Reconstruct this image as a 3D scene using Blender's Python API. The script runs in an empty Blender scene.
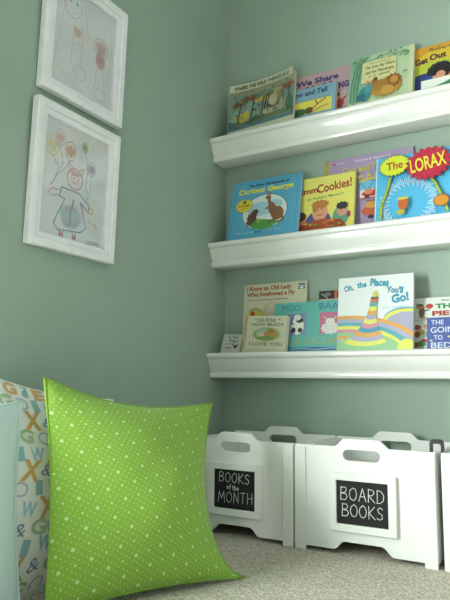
import bpy, bmesh, math, random
from mathutils import Vector, Matrix
from mathutils.geometry import tessellate_polygon
random.seed(7)
SC = bpy.context.scene
COL = SC.collection

# ------------------------------------------------------------------ camera
cam_d = bpy.data.cameras.new('camera'); cam = bpy.data.objects.new('camera', cam_d); COL.objects.link(cam)
f_px = 604.63
cam_d.sensor_fit = 'VERTICAL'; cam_d.sensor_height = 24.0; cam_d.lens = f_px / 600 * 24.0
cam_d.clip_start = 0.02
cam.matrix_world = Matrix(((0.8597, 0.0612, 0.5071, 0), (0.5107, -0.1252, -0.8506, 0), (0.0114, 0.9902, -0.1389, 0), (0, 0, 0, 1)))
SC.camera = cam

# ------------------------------------------------------------------ light
SC.view_settings.view_transform = 'Standard'; SC.view_settings.look = 'None'
SC.view_settings.gamma = 1.0; SC.view_settings.use_curve_mapping = False
SC.view_settings.exposure = 0.0
world = bpy.data.worlds.new('daylight'); SC.world = world; world.use_nodes = True
wb = world.node_tree.nodes['Background']
wb.inputs[0].default_value = (0.90, 1.0, 0.925, 1); wb.inputs[1].default_value = 0.62
WIN = dict(y0=-0.74, y1=0.47, z0=-0.16, z1=0.54, deep=0.20)          # window opening in the left wall
ld = bpy.data.lights.new('window_daylight', 'AREA'); ld.shape = 'RECTANGLE'
ld.size = WIN['z1'] - WIN['z0']; ld.size_y = WIN['y1'] - WIN['y0']
ld.energy = 114; ld.color = (0.975, 1.0, 0.995)
lo = bpy.data.objects.new('window_daylight', ld); COL.objects.link(lo)
lo.location = (-1.0015 - WIN['deep'] + .01, (WIN['y0'] + WIN['y1']) / 2, (WIN['z0'] + WIN['z1']) / 2)
lo.rotation_euler = (0, math.radians(-90), 0)

# ------------------------------------------------------------------ materials
def lin(c): return c / 12.92 if c <= 0.04045 else ((c + 0.055) / 1.055) ** 2.4
def rgb(h):
    h = h.lstrip('#'); return tuple(lin(int(h[i:i + 2], 16) / 255) for i in (0, 2, 4)) + (1,)
MATS = {}
def mat(h, rough=0.45, name=None, coat=0.0):
    k = (h, rough, coat)
    if k in MATS: return MATS[k]
    m = bpy.data.materials.new(name or ('colour_' + h.strip('#'))); m.use_nodes = True
    b = m.node_tree.nodes['Principled BSDF']
    b.inputs['Base Color'].default_value = rgb(h); b.inputs['Roughness'].default_value = rough
    b.inputs['Coat Weight'].default_value = coat
    MATS[k] = m
    return m
def noisy(name, h1, h2, scale, rough=0.7, bump=0.0, bscale=None, bdist=0.002, detail=4):
    m = bpy.data.materials.new(name); m.use_nodes = True
    nt = m.node_tree; b = nt.nodes['Principled BSDF']; b.inputs['Roughness'].default_value = rough
    tc = nt.nodes.new('ShaderNodeTexCoord')
    n = nt.nodes.new('ShaderNodeTexNoise'); n.inputs['Scale'].default_value = scale; n.inputs['Detail'].default_value = detail
    r = nt.nodes.new('ShaderNodeValToRGB'); r.color_ramp.elements[0].color = rgb(h1); r.color_ramp.elements[1].color = rgb(h2)
    r.color_ramp.elements[0].position = 0.35; r.color_ramp.elements[1].position = 0.65
    nt.links.new(tc.outputs['Object'], n.inputs['Vector']); nt.links.new(n.outputs['Fac'], r.inputs['Fac'])
    nt.links.new(r.outputs['Color'], b.inputs['Base Color'])
    if bump:
        n2 = nt.nodes.new('ShaderNodeTexNoise'); n2.inputs['Scale'].default_value = bscale or scale; n2.inputs['Detail'].default_value = 3
        nt.links.new(tc.outputs['Object'], n2.inputs['Vector'])
        bp = nt.nodes.new('ShaderNodeBump'); bp.inputs['Strength'].default_value = bump; bp.inputs['Distance'].default_value = bdist
        nt.links.new(n2.outputs['Fac'], bp.inputs['Height']); nt.links.new(bp.outputs['Normal'], b.inputs['Normal'])
    return m
M_WALL = noisy('sage_wall_paint', '#9aaea1', '#9eb2a5', 6, 0.75, 0.25, 260, 0.0006)
M_CEIL = noisy('ceiling_paint', '#dfe2dc', '#e4e6e1', 6, 0.8)
M_CARPET = noisy('beige_carpet', '#a09a8a', '#dcd7c8', 230, 0.95, 1.0, 190, 0.006)
M_WHITE = noisy('white_ledge_paint', '#e6e9e5', '#eaece8', 9, 0.12)
M_CRATE = noisy('white_crate_paint', '#e4e7e3', '#e9ebe7', 9, 0.42)
M_FRAME = noisy('white_frame_wood', '#e9ecf2', '#f2f4f8', 30, 0.4, 0.15, 90, 0.0005)
M_CHALK = noisy('black_chalkboard', '#050606', '#0d0f0e', 30, 0.7)
M_CHALKW = noisy('white_chalk', '#b4bab7', '#f2f4f2', 500, 0.9)
M_PAGES = noisy('paper_pages', '#d9d4c2', '#e8e4d6', 300, 0.8)
M_PAPER = noisy('drawing_paper', '#d6d9de', '#e0e3e8', 12, 0.7)
M_BLACK = mat('#0c0d0d', 0.5, 'black_plastic')

def glass():
    m = bpy.data.materials.new('picture_glass'); m.use_nodes = True; nt = m.node_tree
    for n in list(nt.nodes): nt.nodes.remove(n)
    o = nt.nodes.new('ShaderNodeOutputMaterial'); mx = nt.nodes.new('ShaderNodeMixShader')
    t = nt.nodes.new('ShaderNodeBsdfTransparent'); g = nt.nodes.new('ShaderNodeBsdfGlossy'); g.inputs['Roughness'].default_value = 0.03
    lw = nt.nodes.new('ShaderNodeLayerWeight'); pw = nt.nodes.new('ShaderNodeMath'); pw.operation = 'POWER'; pw.inputs[1].default_value = 5
    ma = nt.nodes.new('ShaderNodeMath'); ma.operation = 'MULTIPLY_ADD'; ma.inputs[1].default_value = .9; ma.inputs[2].default_value = .04
    nt.links.new(lw.outputs['Facing'], pw.inputs[0]); nt.links.new(pw.outputs[0], ma.inputs[0]); nt.links.new(ma.outputs[0], mx.inputs[0]); nt.links.new(t.outputs[0], mx.inputs[1]); nt.links.new(g.outputs[0], mx.inputs[2])
    nt.links.new(mx.outputs[0], o.inputs[0]); return m
M_GLASS = glass()

# ------------------------------------------------------------------ helpers
def link_mesh(name, verts, faces, mats, idx=None, parent=None, smooth=False, bevel=0.0):
    me = bpy.data.meshes.new(name); me.from_pydata([tuple(v) for v in verts], [], faces)
    for m in (mats if isinstance(mats, (list, tuple)) else [mats]): me.materials.append(m)
    if idx: me.polygons.foreach_set('material_index', idx)
    if smooth: me.polygons.foreach_set('use_smooth', [True] * len(me.polygons))
    me.update()
    o = bpy.data.objects.new(name, me); COL.objects.link(o)
    if parent: o.parent = parent
    if bevel:
        b = o.modifiers.new('bevel', 'BEVEL'); b.width = bevel; b.segments = 2; b.limit_method = 'ANGLE'; b.angle_limit = math.radians(40)
        b.harden_normals = False
    return o
class MB:
    def __init__(s): s.v = []; s.f = []
    def box(s, x0, x1, y0, y1, z0, z1):
        n = len(s.v); s.v += [(x, y, z) for x in (x0, x1) for y in (y0, y1) for z in (z0, z1)]
        s.f += [tuple(n + i for i in q) for q in ((0, 1, 3, 2), (4, 6, 7, 5), (0, 4, 5, 1), (2, 3, 7, 6), (0, 2, 6, 4), (1, 5, 7, 3))]
        return s
    def prism(s, loops, d0, d1, fn):
        """loops: outline + holes in 2-D; fn(a,b,d) -> 3-D"""
        n = len(s.v); flat = [p for l in loops for p in l]; k = len(flat)
        s.v += [fn(a, b, d0) for a, b in flat] + [fn(a, b, d1) for a, b in flat]
        tris = tessellate_polygon([[Vector((a, b, 0)) for a, b in l] for l in loops])
        for t in tris: s.f.append(tuple(n + i for i in t)); s.f.append(tuple(n + k + i for i in reversed(t)))
        o = 0
        for l in loops:
            m = len(l)
            for i in range(m):
                a, b = o + i, o + (i + 1) % m
                s.f.append((n + a, n + b, n + k + b, n + k + a))
            o += m
        return s
    def build(s, name, m, parent=None, bevel=0.0, smooth=False):
        o = link_mesh(name, s.v, s.f, m, parent=parent, bevel=bevel, smooth=smooth)
        bm = bmesh.new(); bm.from_mesh(o.data); bmesh.ops.recalc_face_normals(bm, faces=bm.faces); bm.to_mesh(o.data); bm.free()
        return o
def tag(o, label=None, cat=None, group=None, kind=None):
    if label: o['label'] = label
    if cat: o['category'] = cat
    if group: o['group'] = group
    if kind: o['kind'] = kind
    return o
def empty(name, loc=(0, 0, 0), label=None, cat=None, group=None):
    o = bpy.data.objects.new(name, None); o.empty_display_size = 0.05; COL.objects.link(o); o.location = loc
    return tag(o, label, cat, group)

# --- 2-D artwork: polygons, pen strokes and lettering laid on a flat or curved surface
FONT_CACHE = {}
def glyph_mesh(s, bold=0.0, shear=0.0):
    k = (s, bold, shear)
    if k in FONT_CACHE: return FONT_CACHE[k]
    c = bpy.data.curves.new('t', 'FONT'); c.body = s; c.offset = bold; c.shear = shear; c.resolution_u = 3; c.fill_mode = 'FRONT'
    o = bpy.data.objects.new('t', c); COL.objects.link(o)
    dg = bpy.context.evaluated_depsgraph_get(); me = bpy.data.meshes.new_from_object(o.evaluated_get(dg))
    bm = bmesh.new(); bm.from_mesh(me); bmesh.ops.triangulate(bm, faces=bm.faces)
    vs = [(v.co.x, v.co.y) for v in bm.verts]; fs = [[v.index for v in f.verts] for f in bm.faces]
    bm.free(); bpy.data.meshes.remove(me); bpy.data.objects.remove(o); bpy.data.curves.remove(c)
    x0 = min(v[0] for v in vs); x1 = max(v[0] for v in vs); y0 = min(v[1] for v in vs); y1 = max(v[1] for v in vs)
    vs = [((x - x0) / (x1 - x0) - .5, (y - y0) / (y1 - y0) - .5) for x, y in vs]
    FONT_CACHE[k] = (vs, fs, (x1 - x0) / (y1 - y0)); return FONT_CACHE[k]
def clip(poly, x0, x1, y0, y1):
    for ax, lim, sg in ((0, x0, 1), (0, x1, -1), (1, y0, 1), (1, y1, -1)):
        out = []
        for i in range(len(poly)):
            a, b = poly[i - 1], poly[i]
            da, db = sg * (a[ax] - lim), sg * (b[ax] - lim)
            if (da >= 0) != (db >= 0):
                t = da / (da - db); out.append((a[0] + t * (b[0] - a[0]), a[1] + t * (b[1] - a[1])))
            if db >= 0: out.append(b)
        poly = out
        if len(poly) < 3: return None
    return poly
class Art:
    """w,h in metres, hid = the height hidden below the visible edge; u,v are fractions of the visible cover"""
    def __init__(s, w, h, hid=0.0): s.w, s.h, s.hid = w, h, hid; s.p = []; s.layer = 1
    def P(s, u, v): return (u * s.w, s.hid + v * (s.h - s.hid))
    def poly(s, pts, m, raw=False):
        pts = pts if raw else [s.P(*p) for p in pts]
        m = mat(m, 0.4) if isinstance(m, str) else m
        if len(pts) > 4:
            for t in tessellate_polygon([[Vector((a, b, 0)) for a, b in pts]]): s.p.append(([pts[i] for i in t], m, s.layer))
        else: s.p.append((pts, m, s.layer))
        s.layer += 1
    def rect(s, u0, v0, u1, v1, m): s.poly([(u0, v0), (u1, v0), (u1, v1), (u0, v1)], m)
    def ell(s, u, v, ru, rv, m, rot=0.0, n=20, jag=0.0):
        c = s.P(u, v); a, b = ru * s.w, rv * (s.h - s.hid); pts = []
        for i in range(n):
            t = 2 * math.pi * i / n; k = 1 + (jag if i % 2 else -jag)
            x, y = a * math.cos(t) * k, b * math.sin(t) * k
            pts.append((c[0] + x * math.cos(rot) - y * math.sin(rot), c[1] + x * math.sin(rot) + y * math.cos(rot)))
        s.poly(pts, m, raw=True)
    def line(s, pts, wd, m, close=False):
        m = mat(m, 0.5) if isinstance(m, str) else m
        pts = [s.P(*p) for p in pts]
        if close: pts.append(pts[0])
        for a, b in zip(pts, pts[1:]):
            dx, dy = b[0] - a[0], b[1] - a[1]; L = math.hypot(dx, dy) or 1e-9
            ex, ey = dx / L * wd / 2, dy / L * wd / 2
            s.p.append(([(a[0] - ex - ey, a[1] - ey + ex), (a[0] - ex + ey, a[1] - ey - ex), (b[0] + ex + ey, b[1] + ey - ex), (b[0] + ex - ey, b[1] + ey + ex)], m, s.layer))
        s.layer += 1
    def text(s, t, u, v, wu, hv, m, rot=0.0, bold=0.02, shear=0.0, arc=0.0):
        m = mat(m, 0.5) if isinstance(m, str) else m
        vs, fs, _ = glyph_mesh(t, bold, shear); c = s.P(u, v); W, H = wu * s.w, hv * (s.h - s.hid)
        r = math.radians(rot); q = []
        for x, y in vs:
            X, Y = x * W, y * H - arc * H * (2 * x) ** 2
            q.append((c[0] + X * math.cos(r) - Y * math.sin(r), c[1] + X * math.sin(r) + Y * math.cos(r)))
        for f in fs: s.p.append(([q[i] for i in f], m, s.layer))
        s.layer += 1
    def mesh(s, fn, verts, faces, idx, mats, cell=None, off=0.00012):
        """append to lists; fn(x,y,d) -> 3-D, d = distance off the surface"""
        xs = [0, s.w] if not cell else [s.w * i / cell for i in range(cell + 1)]
        for pts, m, ly in s.p:
            if m not in mats: mats.append(m)
            mi = mats.index(m); lo, hi = min(p[0] for p in pts), max(p[0] for p in pts)
            for a, b in zip(xs, xs[1:]):
                if hi < a or lo > b: continue
                c = clip(pts, a, b, 0, s.h)
                if not c: continue
                ar = sum(c[i - 1][0] * c[i][1] - c[i][0] * c[i - 1][1] for i in range(len(c)))
                if abs(ar) < 1e-12: continue
                if ar < 0: c = c[::-1]
                n = len(verts); verts += [fn(x, y, off * ly + 0.0002) for x, y in c]
                faces.append(tuple(range(n, n + len(c)))); idx.append(mi)

# ------------------------------------------------------------------ the setting
XL, YB, ZF, ZC = -1.0015, 1.68, -0.3715, 1.68
def structure(mb, name, m): return tag(mb.build(name, m), kind='structure')
structure(MB().box(XL - .26, 1.9, -2.4, YB + .12, ZF - .1, ZF), 'floor', M_CARPET)
structure(MB().box(XL - .26, 1.9, YB, YB + .12, ZF, ZC), 'wall_back', M_WALL)
w = MB(); WT = WIN['deep']
w.box(XL - WT, XL, WIN['y1'], YB, ZF, ZC); w.box(XL - WT, XL, -2.4, WIN['y0'], ZF, ZC)
w.box(XL - WT, XL, WIN['y0'], WIN['y1'], ZF, WIN['z0']); w.box(XL - WT, XL, WIN['y0'], WIN['y1'], WIN['z1'], ZC)
structure(w, 'wall_left', M_WALL)
structure(MB().box(XL - .26, 1.9, -2.4, YB + .12, ZC, ZC + .1), 'ceiling', M_CEIL)
wr = MB()
y0, y1, z0, z1 = WIN['y0'], WIN['y1'], WIN['z0'], WIN['z1']
for a in ((y0 - .06, y0, z0 - .06, z1 + .06), (y1, y1 + .06, z0 - .06, z1 + .06), (y0, y1, z0 - .06, z0), (y0, y1, z1, z1 + .06)):
    wr.box(XL, XL + .018, a[0], a[1], a[2], a[3])
structure(wr, 'window_1', M_WHITE)

# ------------------------------------------------------------------ picture ledges
def ledge(zt, label):
    pf = [(1.6795, -.014), (1.5835, -.014), (1.5825, -.002), (1.5805, 0), (1.5760, 0), (1.5725, -.0025), (1.571, -.007), (1.5715, -.0125), (1.5745, -.016), (1.579, -.0175)]
    for i in range(9):                                     # the cove
        t = i / 8; pf.append((1.5805 + 0.0165 * (0.35 * t + 0.65 * t ** 2.0), -.0185 - .037 * t))
    pf += [(1.5985, -.0575), (1.5945, -.059), (1.593, -.063), (1.593, -.0705), (1.5955, -.0745), (1.600, -.0755), (1.668, -.0755), (1.6795, -.070)]
    v = []; f = []; X0, X1 = XL + .0008, .32; n = len(pf)
    for X in (X0, X1): v += [(X, y, zt + z) for y, z in pf]
    for i in range(n): j = (i + 1) % n; f.append((i, j, n + j, n + i))
    f += [tuple(range(n))[::-1], tuple(range(n, 2 * n))]
    o = link_mesh('picture_ledge', v, f, M_WHITE)
    bm = bmesh.new(); bm.from_mesh(o.data); bmesh.ops.recalc_face_normals(bm, faces=bm.faces); bm.to_mesh(o.data); bm.free()
    for p in o.data.polygons: p.use_smooth = len(p.vertices) == 4 and 4 <= p.index <= 28
    try: o.data.set_sharp_from_angle(angle=math.radians(38))
    except Exception: pass
    return tag(o, label, 'shelf', 'white picture ledges on the back wall')
ZT = {1: .7895, 2: .4425, 3: .0961}
ledge(ZT[1], 'white moulded picture ledge on sage wall, topmost of three')
ledge(ZT[2], 'white moulded picture ledge on sage wall, middle of three')
ledge(ZT[3], 'white moulded picture ledge just above the white crates, lowest of three')

# ------------------------------------------------------------------ books
def book(name, sh, x0, w, h, th, yb, yt, hid, base, draw, label, spine=None, back=None, board=False, roll=0.0, bend=None, cut=0.0015, yaw=0.0):
    """x0 = left, yb/yt = y of the front face at bottom/top"""
    lean = math.asin(max(-1, min(1, (yt - yb) / h)))
    zf = ZT[sh] - .0138 + th * math.sin(lean) + w * math.sin(math.radians(max(0, roll)))
    h -= th * math.sin(lean)
    root = empty(name, (x0, yb, zf), label, 'book', 'picture books on the %s ledge' % {1: 'top', 2: 'middle', 3: 'bottom'}[sh])
    root.rotation_euler = (Matrix.Rotation(yaw, 4, 'Z') @ Matrix.Rotation(-lean, 4, 'X') @ Matrix.Rotation(math.radians(roll), 4, 'Y')).to_euler()
    bd = bend or (lambda x, z: 0.0)
    N = 14 if bend else 1
    ct = 0.0018 if not board else 0.0022
    bm_ = mat(base, 0.38, coat=0.0)
    verts, faces, idx, mats = [], [], [], [bm_]
    def slab(y0, y1, X0, X1, Z0, Z1, V, F, I, mi=0):
        for i in range(N):
            a, b = X0 + (X1 - X0) * i / N, X0 + (X1 - X0) * (i + 1) / N
            n = len(V)
            V += [(x, y + bd(x / w, z / h), z) for x in (a, b) for y in (y0, y1) for z in (Z0, Z1)]
            q = [(0, 4, 5, 1), (2, 3, 7, 6), (0, 2, 6, 4), (1, 5, 7, 3)]
            if i == 0: q.append((0, 1, 3, 2))
            if i == N - 1: q.append((4, 6, 7, 5))
            F += [tuple(n + k for k in t) for t in q]; I += [mi] * len(q)
    slab(0, ct, 0, w, 0, h, verts, faces, idx)
    art = Art(w, h, hid); draw(art)
    art.mesh(lambda x, y, d: (x, bd(x / w, y / h) - d, y), verts, faces, idx, mats, cell=N if bend else None)
    link_mesh('front_cover', verts, faces, mats, idx, parent=root)
    bc = mat(back or base, 0.4)
    V, F, I = [], [], []; slab(th - ct, th, 0, w, 0, h, V, F, I); link_mesh('back_cover', V, F, bc, parent=root)
    V, F, I = [], [], []; e = cut if not board else 0.0003
    slab(ct, th - ct, ct, w - e * 1.6, e, h - e, V, F, I); link_mesh('pages', V, F, M_PAGES if not board else mat('#e6e4da', 0.6), parent=root)
    V, F, I = [], [], []; Nn = N; N = 1
    n0 = 0
    for i in range(1):
        V = [(x, y + bd(0, z / h), z) for x in (-.0012, 0) for y in (0, th) for z in (0, h)]
        F = [(0, 1, 3, 2), (4, 6, 7, 5), (0, 4, 5, 1), (2, 3, 7, 6), (0, 2, 6, 4), (1, 5, 7, 3)]
    link_mesh('spine', V, F, mat(spine or base, 0.4), parent=root)
    return root

def palm(a, u, v, h, lean, trunk, leaf):
    top = (u + lean, v + h)
    a.line([(u, v), (u + lean * .4, v + h * .55), top], .0035, trunk)
    for t in (-60, -25, 10, 50, 95, 130, 170, 215, 240):
        r = math.radians(t); a.line([top, (top[0] + .07 * math.cos(r), top[1] + .07 * math.sin(r) + .03), (top[0] + .13 * math.cos(r), top[1] + .09 * math.sin(r) - .02)], .006, leaf)

# top ledge -------------------------------------------------
def d_jungle(a):
    a.rect(0, 0, 1, .82, '#8aa79a'); a.rect(0, .0, 1, .14, '#5f8290'); a.rect(0, .10, 1, .20, '#6f7f55')
    a.ell(.2, .30, .11, .15, '#c7b851'); a.ell(.15, .45, .12, .1, '#86a596'); a.ell(.55, .62, .2, .08, '#c9b46a', n=18, jag=.15)
    a.ell(.30, .70, .17, .07, '#8f5f48', n=22, jag=.3); a.ell(.12, .60, .11, .05, '#835b46', n=18, jag=.3); a.ell(.85, .72, .16, .06, '#b0623f', n=18, jag=.3)
    a.ell(.62, .68, .12, .06, '#8d8d4e', n=18, jag=.25)
    for u, v, h in ((.14, .05, .55), (.34, .08, .6), (.50, .2, .48), (.54, .18, .5), (.58, .2, .45), (.90, .15, .55)): a.line([(u, v), (u + .01, v + h * .5), (u + .02, v + h)], .004, '#3c3a34')
    a.ell(.70, .48, .10, .17, '#bcb795', rot=.15); a.ell(.76, .66, .06, .09, '#b3ab84'); a.ell(.62, .26, .10, .07, '#c3bd9f'); a.ell(.80, .32, .07, .12, '#b5b394')   # pale rounded boulders
    a.ell(.72, .42, .05, .10, '#8f947c', rot=.4); a.line([(.60, .3), (.66, .5), (.64, .62)], .0025, '#6d7261'); a.line([(.84, .2), (.84, .5), (.80, .64)], .0025, '#6d7261')
    a.ell(.93, .3, .06, .16, '#557a68'); a.ell(.42, .16, .10, .05, '#4d6a50'); a.ell(.05, .12, .09, .05, '#4b7280')
    rj = random.Random(11)
    for i in range(90):
        u, v = rj.uniform(0, 1), rj.uniform(.03, .80)
        a.ell(u, v, rj.uniform(.008, .026), rj.uniform(.012, .03), rj.choice(('#5b6a4e', '#7d8a5c', '#6a8478', '#9a8f62', '#4d5a48', '#8a6b4c', '#93a68c')), rot=rj.uniform(-1, 1), n=7)
    for i in range(26):
        u, v = rj.uniform(.0, 1), rj.uniform(.04, .6); a.line([(u, v), (u + rj.uniform(-.02, .02), v + rj.uniform(.08, .2))], .0012, rj.choice(('#3a4038', '#5a5f45', '#74643f')))
    a.ell(.71, .40, .07, .13, '#bcb795', rot=.15); a.ell(.75, .60, .045, .07, '#b3ab84'); a.rect(0, .82, 1, 1, '#cfcfb4')
    a.text('WHERE THE WILD THINGS ARE', .50, .908, .86, .10, '#1c1f1d', bold=.035)
book('picture_book', 1, -.942, .226, .203, .012, 1.585, 1.645, .023, '#c9c9b0', d_jungle, 'wide picture book with jungle scene under a cream title strip, leftmost on the top ledge', roll=-4.0,
     bend=lambda x, z: -.012 * (2 * x - 1) ** 2 * z + .006 * z, spine='#8aa79a')
def d_tell(a):
    a.rect(.0, 0, .93, .50, '#e8df62'); a.rect(0, .50, 1, 1, '#86afc6'); a.rect(.93, 0, 1, 1, '#86afc6')
    a.line([(.0, .5), (.93, .52)], .002, '#5d88a0')
    a.text('Show and Tell', .445, .80, .77, .20, '#23476b', bold=.03)
    a.line([(.5, .05), (.66, .3), (.8, .45)], .006, '#b98a5c'); a.line([(.55, .02), (.7, .14), (.86, .2)], .005, '#c9a06f'); a.ell(.5, .12, .08, .12, '#6a4a39'); a.line([(.66, .3), (.62, .45)], .004, '#8d6646'); a.ell(.3, .1, .16, .14, '#3d6b46'); a.ell(.12, .2, .1, .16, '#c86d51')
book('picture_book', 1, -.762, .168, .138, .014, 1.612, 1.640, .040, '#86afc6', d_tell, 'small blue and yellow picture book about show and tell, half behind the jungle cover', spine='#c9c08a', back='#cfc79a')
def d_share(a):
    a.rect(0, 0, 1, 1, '#c3a2ae'); a.ell(.9, .2, .12, .2, '#c9b4bd')
    a.text('We Share', .50, .82, .66, .15, '#473a73', bold=.04); a.text('EVERYTHI', .46, .55, .70, .16, '#356d4f', bold=.05); a.text('NG', .91, .55, .15, .17, '#50468a', bold=.05)
    for i, c in enumerate(('#c44a3a', '#3e8a56', '#c8903a', '#3e62a0', '#b23e60')): a.ell(.35 + i * .09, .69, .03, .025, c)
    a.ell(.82, .10, .10, .12, '#c8474f'); a.ell(.80, .26, .06, .08, '#d9a583'); a.ell(.79, .32, .065, .06, '#3a2a22'); a.line([(.88, .14), (.96, .26)], .006, '#c8474f'); a.line([(.95, .24), (.97, .34)], .004, '#d9a583')
book('picture_book', 1, -.775, .215, .192, .007, 1.648, 1.667, .057, '#c3a2ae', d_share, 'pink picture book with purple lettering, standing behind the small blue and yellow book')
def d_lion(a):
    a.rect(0, 0, 1, 1, '#b9cfa8'); a.rect(.0, 0, .32, 1, '#9cc3a4'); a.ell(.10, .5, .14, .55, '#8dbb9f'); a.rect(.93, 0, 1, 1, '#ccd4a9')
    random.seed(3)
    for i in range(26):
        u = random.uniform(.02, .92); v = random.uniform(.80, .98) if u > .2 else random.uniform(.3, .98); a.ell(u, v, .035, .02, random.choice(('#6fa386', '#85b391', '#5a9478', '#a9c79b')), rot=random.uniform(-1, 1), n=8)
    for u in (.05, .10, .15): a.line([(u, 0), (u - .01, .35), (u + .04, .75), (u + .12, .95)], .0028, '#4c8a6e')
    a.line([(.12, .75), (.5, .92), (.9, .88)], .002, '#6a9a78')
    a.rect(.20, .36, .74, .83, '#d9d9a0'); a.text('THE CHRONICLES', .48, .775, .34, .035, '#9a8b5c'); a.text('The Lion, the Witch', .48, .69, .46, .085, '#6d5b3a'); a.text('and the Wardrobe', .48, .585, .44, .075, '#6d5b3a'); a.text('C. S. LEWIS', .48, .49, .34, .05, '#7d6c48')
    a.ell(.60, .18, .24, .19, '#b98b3c', n=26, jag=.08); a.ell(.70, .28, .13, .15, '#8f5f2c', n=24, jag=.12); a.ell(.50, .24, .14, .13, '#a87a35', n=22, jag=.1); a.ell(.62, .12, .1, .09, '#c89a4c'); a.ell(.72, .3, .06, .08, '#c29048')
    a.ell(.27, .12, .09, .16, '#3f8c96'); a.ell(.33, .22, .06, .10, '#4f9aa0'); a.ell(.31, .36, .03, .04, '#c99a72'); a.ell(.42, .36, .05, .05, '#a9683a'); a.ell(.43, .40, .035, .04, '#7c4a2a'); a.ell(.22, .06, .07, .08, '#2f6f7c'); a.ell(.88, .42, .04, .02, '#6fa386', n=8)
book('picture_book', 1, -.551, .186, .203, .02, 1.60, 1.655, .031, '#c4d0a4', d_lion, 'pale green picture book with a cream title panel and golden shapes', spine='#8fb79a')
def d_getout(a):
    a.rect(0, 0, 1, 1, '#d79a2e'); a.ell(.40, .45, .45, .5, '#d9bd35'); a.ell(.25, .3, .34, .32, '#b9c542', n=24, jag=.05); a.ell(.95, .3, .3, .4, '#dcae30')
    a.text('Robert Munsch',   .41, .90, .50, .085, '#7a4a22', bold=.02, rot=1); a.text('Get', .07, .66, .14, .15, '#3b2140', bold=.04, rot=6); a.text('Out', .25, .71, .18, .15, '#3b2140', bold=.04, rot=3); a.text('of Bed!', .60, .73, .40, .15, '#3b2140', bold=.04, rot=-4)
    a.ell(.10, .13, .20, .22, '#2f3f7a'); a.ell(.25, .08, .2, .2, '#38509a')
    a.ell(.29, .26, .10, .20, '#d49a78'); a.ell(.25, .40, .12, .15, '#1d1a1c', rot=.35, n=24, jag=.06); a.ell(.33, .36, .06, .18, '#1d1a1c'); a.ell(.28, .24, .05, .10, '#d49a78'); a.line([(.16, .42), (.24, .52), (.33, .56)], .0015, '#53626e')
book('picture_book', 1, -.366, .250, .185, .01, 1.63, 1.665, .044, '#d79a2e', d_getout, 'orange and yellow picture book of a dark-haired child, rightmost on the top ledge')
def d_whiteb(a):
    a.rect(0, 0, 1, 1, '#e2e6df'); a.poly([(.17, .0), (.35, .35), (.5, .7), (.75, .85), (.9, .5), (.6, .1)], '#3f8d5f'); a.poly([(.3, .05), (.42, .3), (.6, .45), (.55, .1)], '#2f6f4c'); a.ell(.75, .4, .1, .2, '#d8dcd2')
book('picture_book', 1, -.338, .17, .048, .01, 1.59, 1.598, .019, '#e2e6df', d_whiteb, 'low white booklet with a green mark, in front of the orange book')

# middle ledge ----------------------------------------------
def d_blue(a):
    P0 = a.P; a.P = lambda u, v: P0(u if u < .1 or u > .91 else .94 * u - .012, v)
    B = '#5aa7cc'
    a.rect(0, 0, 1, 1, B); a.line([(.04, .03), (.04, .90), (.08, .95), (.92, .95), (.96, .90), (.96, .03)], .0012, '#2f7da8')
    a.text('The New Adventures of', .58, .905, .60, .055, '#17304a', bold=.03, arc=.0); a.text('Curious George', .54, .795, .80, .12, '#c8c23c', bold=.045, shear=.15); a.text('Curious George', .54, .80, .80, .12, '#e9e24f', bold=.02, shear=.15)
    a.ell(.56, .41, .33, .31, '#2a6d94'); a.ell(.56, .41, .32, .30, '#dbe7e6'); a.ell(.50, .47, .20, .12, '#a8cede'); a.ell(.72, .52, .10, .08, '#a8cede')
    a.poly([(.32, .22), (.40, .30), (.58, .28), (.76, .24), (.80, .22), (.68, .13), (.56, .11), (.42, .14)], '#4f9a4c')
    # kangaroo
    K = '#8a5f45'
    a.ell(.76, .36, .09, .12, K, rot=.5); a.ell(.68, .44, .055, .13, K, rot=.35); a.line([(.64, .52), (.61, .62)], .010, K); a.ell(.60, .645, .045, .03, K, rot=-.3); a.line([(.60, .66), (.585, .73)], .004, K); a.line([(.62, .66), (.63, .73)], .004, K); a.line([(.64, .48), (.58, .46)], .005, K); a.line([(.82, .34), (.86, .24), (.80, .20)], .007, K); a.line([(.74, .26), (.64, .22)], .007, K)
    # small brown bush in place of the figure
    a.ell(.38, .33, .07, .09, '#5b3d33', n=18, jag=.1); a.ell(.42, .42, .05, .05, '#5b3d33', n=14, jag=.12); a.ell(.35, .25, .05, .05, '#6d4a3b', n=14, jag=.1); a.ell(.49, .26, .03, .04, '#8fae3f')
    a.ell(.235, .56, .125, .115, '#c9b832', n=28, jag=.02); a.ell(.235, .56, .11, .10, '#e2d440'); a.ell(.235, .62, .03, .03, '#3f7f58'); a.text('8 STORIES', .235, .555, .17, .04, '#b03c2a', bold=.04); a.text('in one book', .235, .51, .13, .022, '#84601f')
    a.text('Margret', .30, .075, .26, .06, '#86c4d8', bold=.01); a.text('and', .50, .08, .10, .04, '#1f5f86'); a.text('H. A. Rey', .71, .085, .28, .06, '#86c4d8', bold=.01)
book('picture_book', 2, -.943, .238, .220, .015, 1.585, 1.634, .015, '#5aa7cc', d_blue, 'sky-blue picture book with yellow title and round kangaroo picture, leftmost on the middle ledge', roll=0, spine='#4b98bf', back='#4b98bf')
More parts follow.
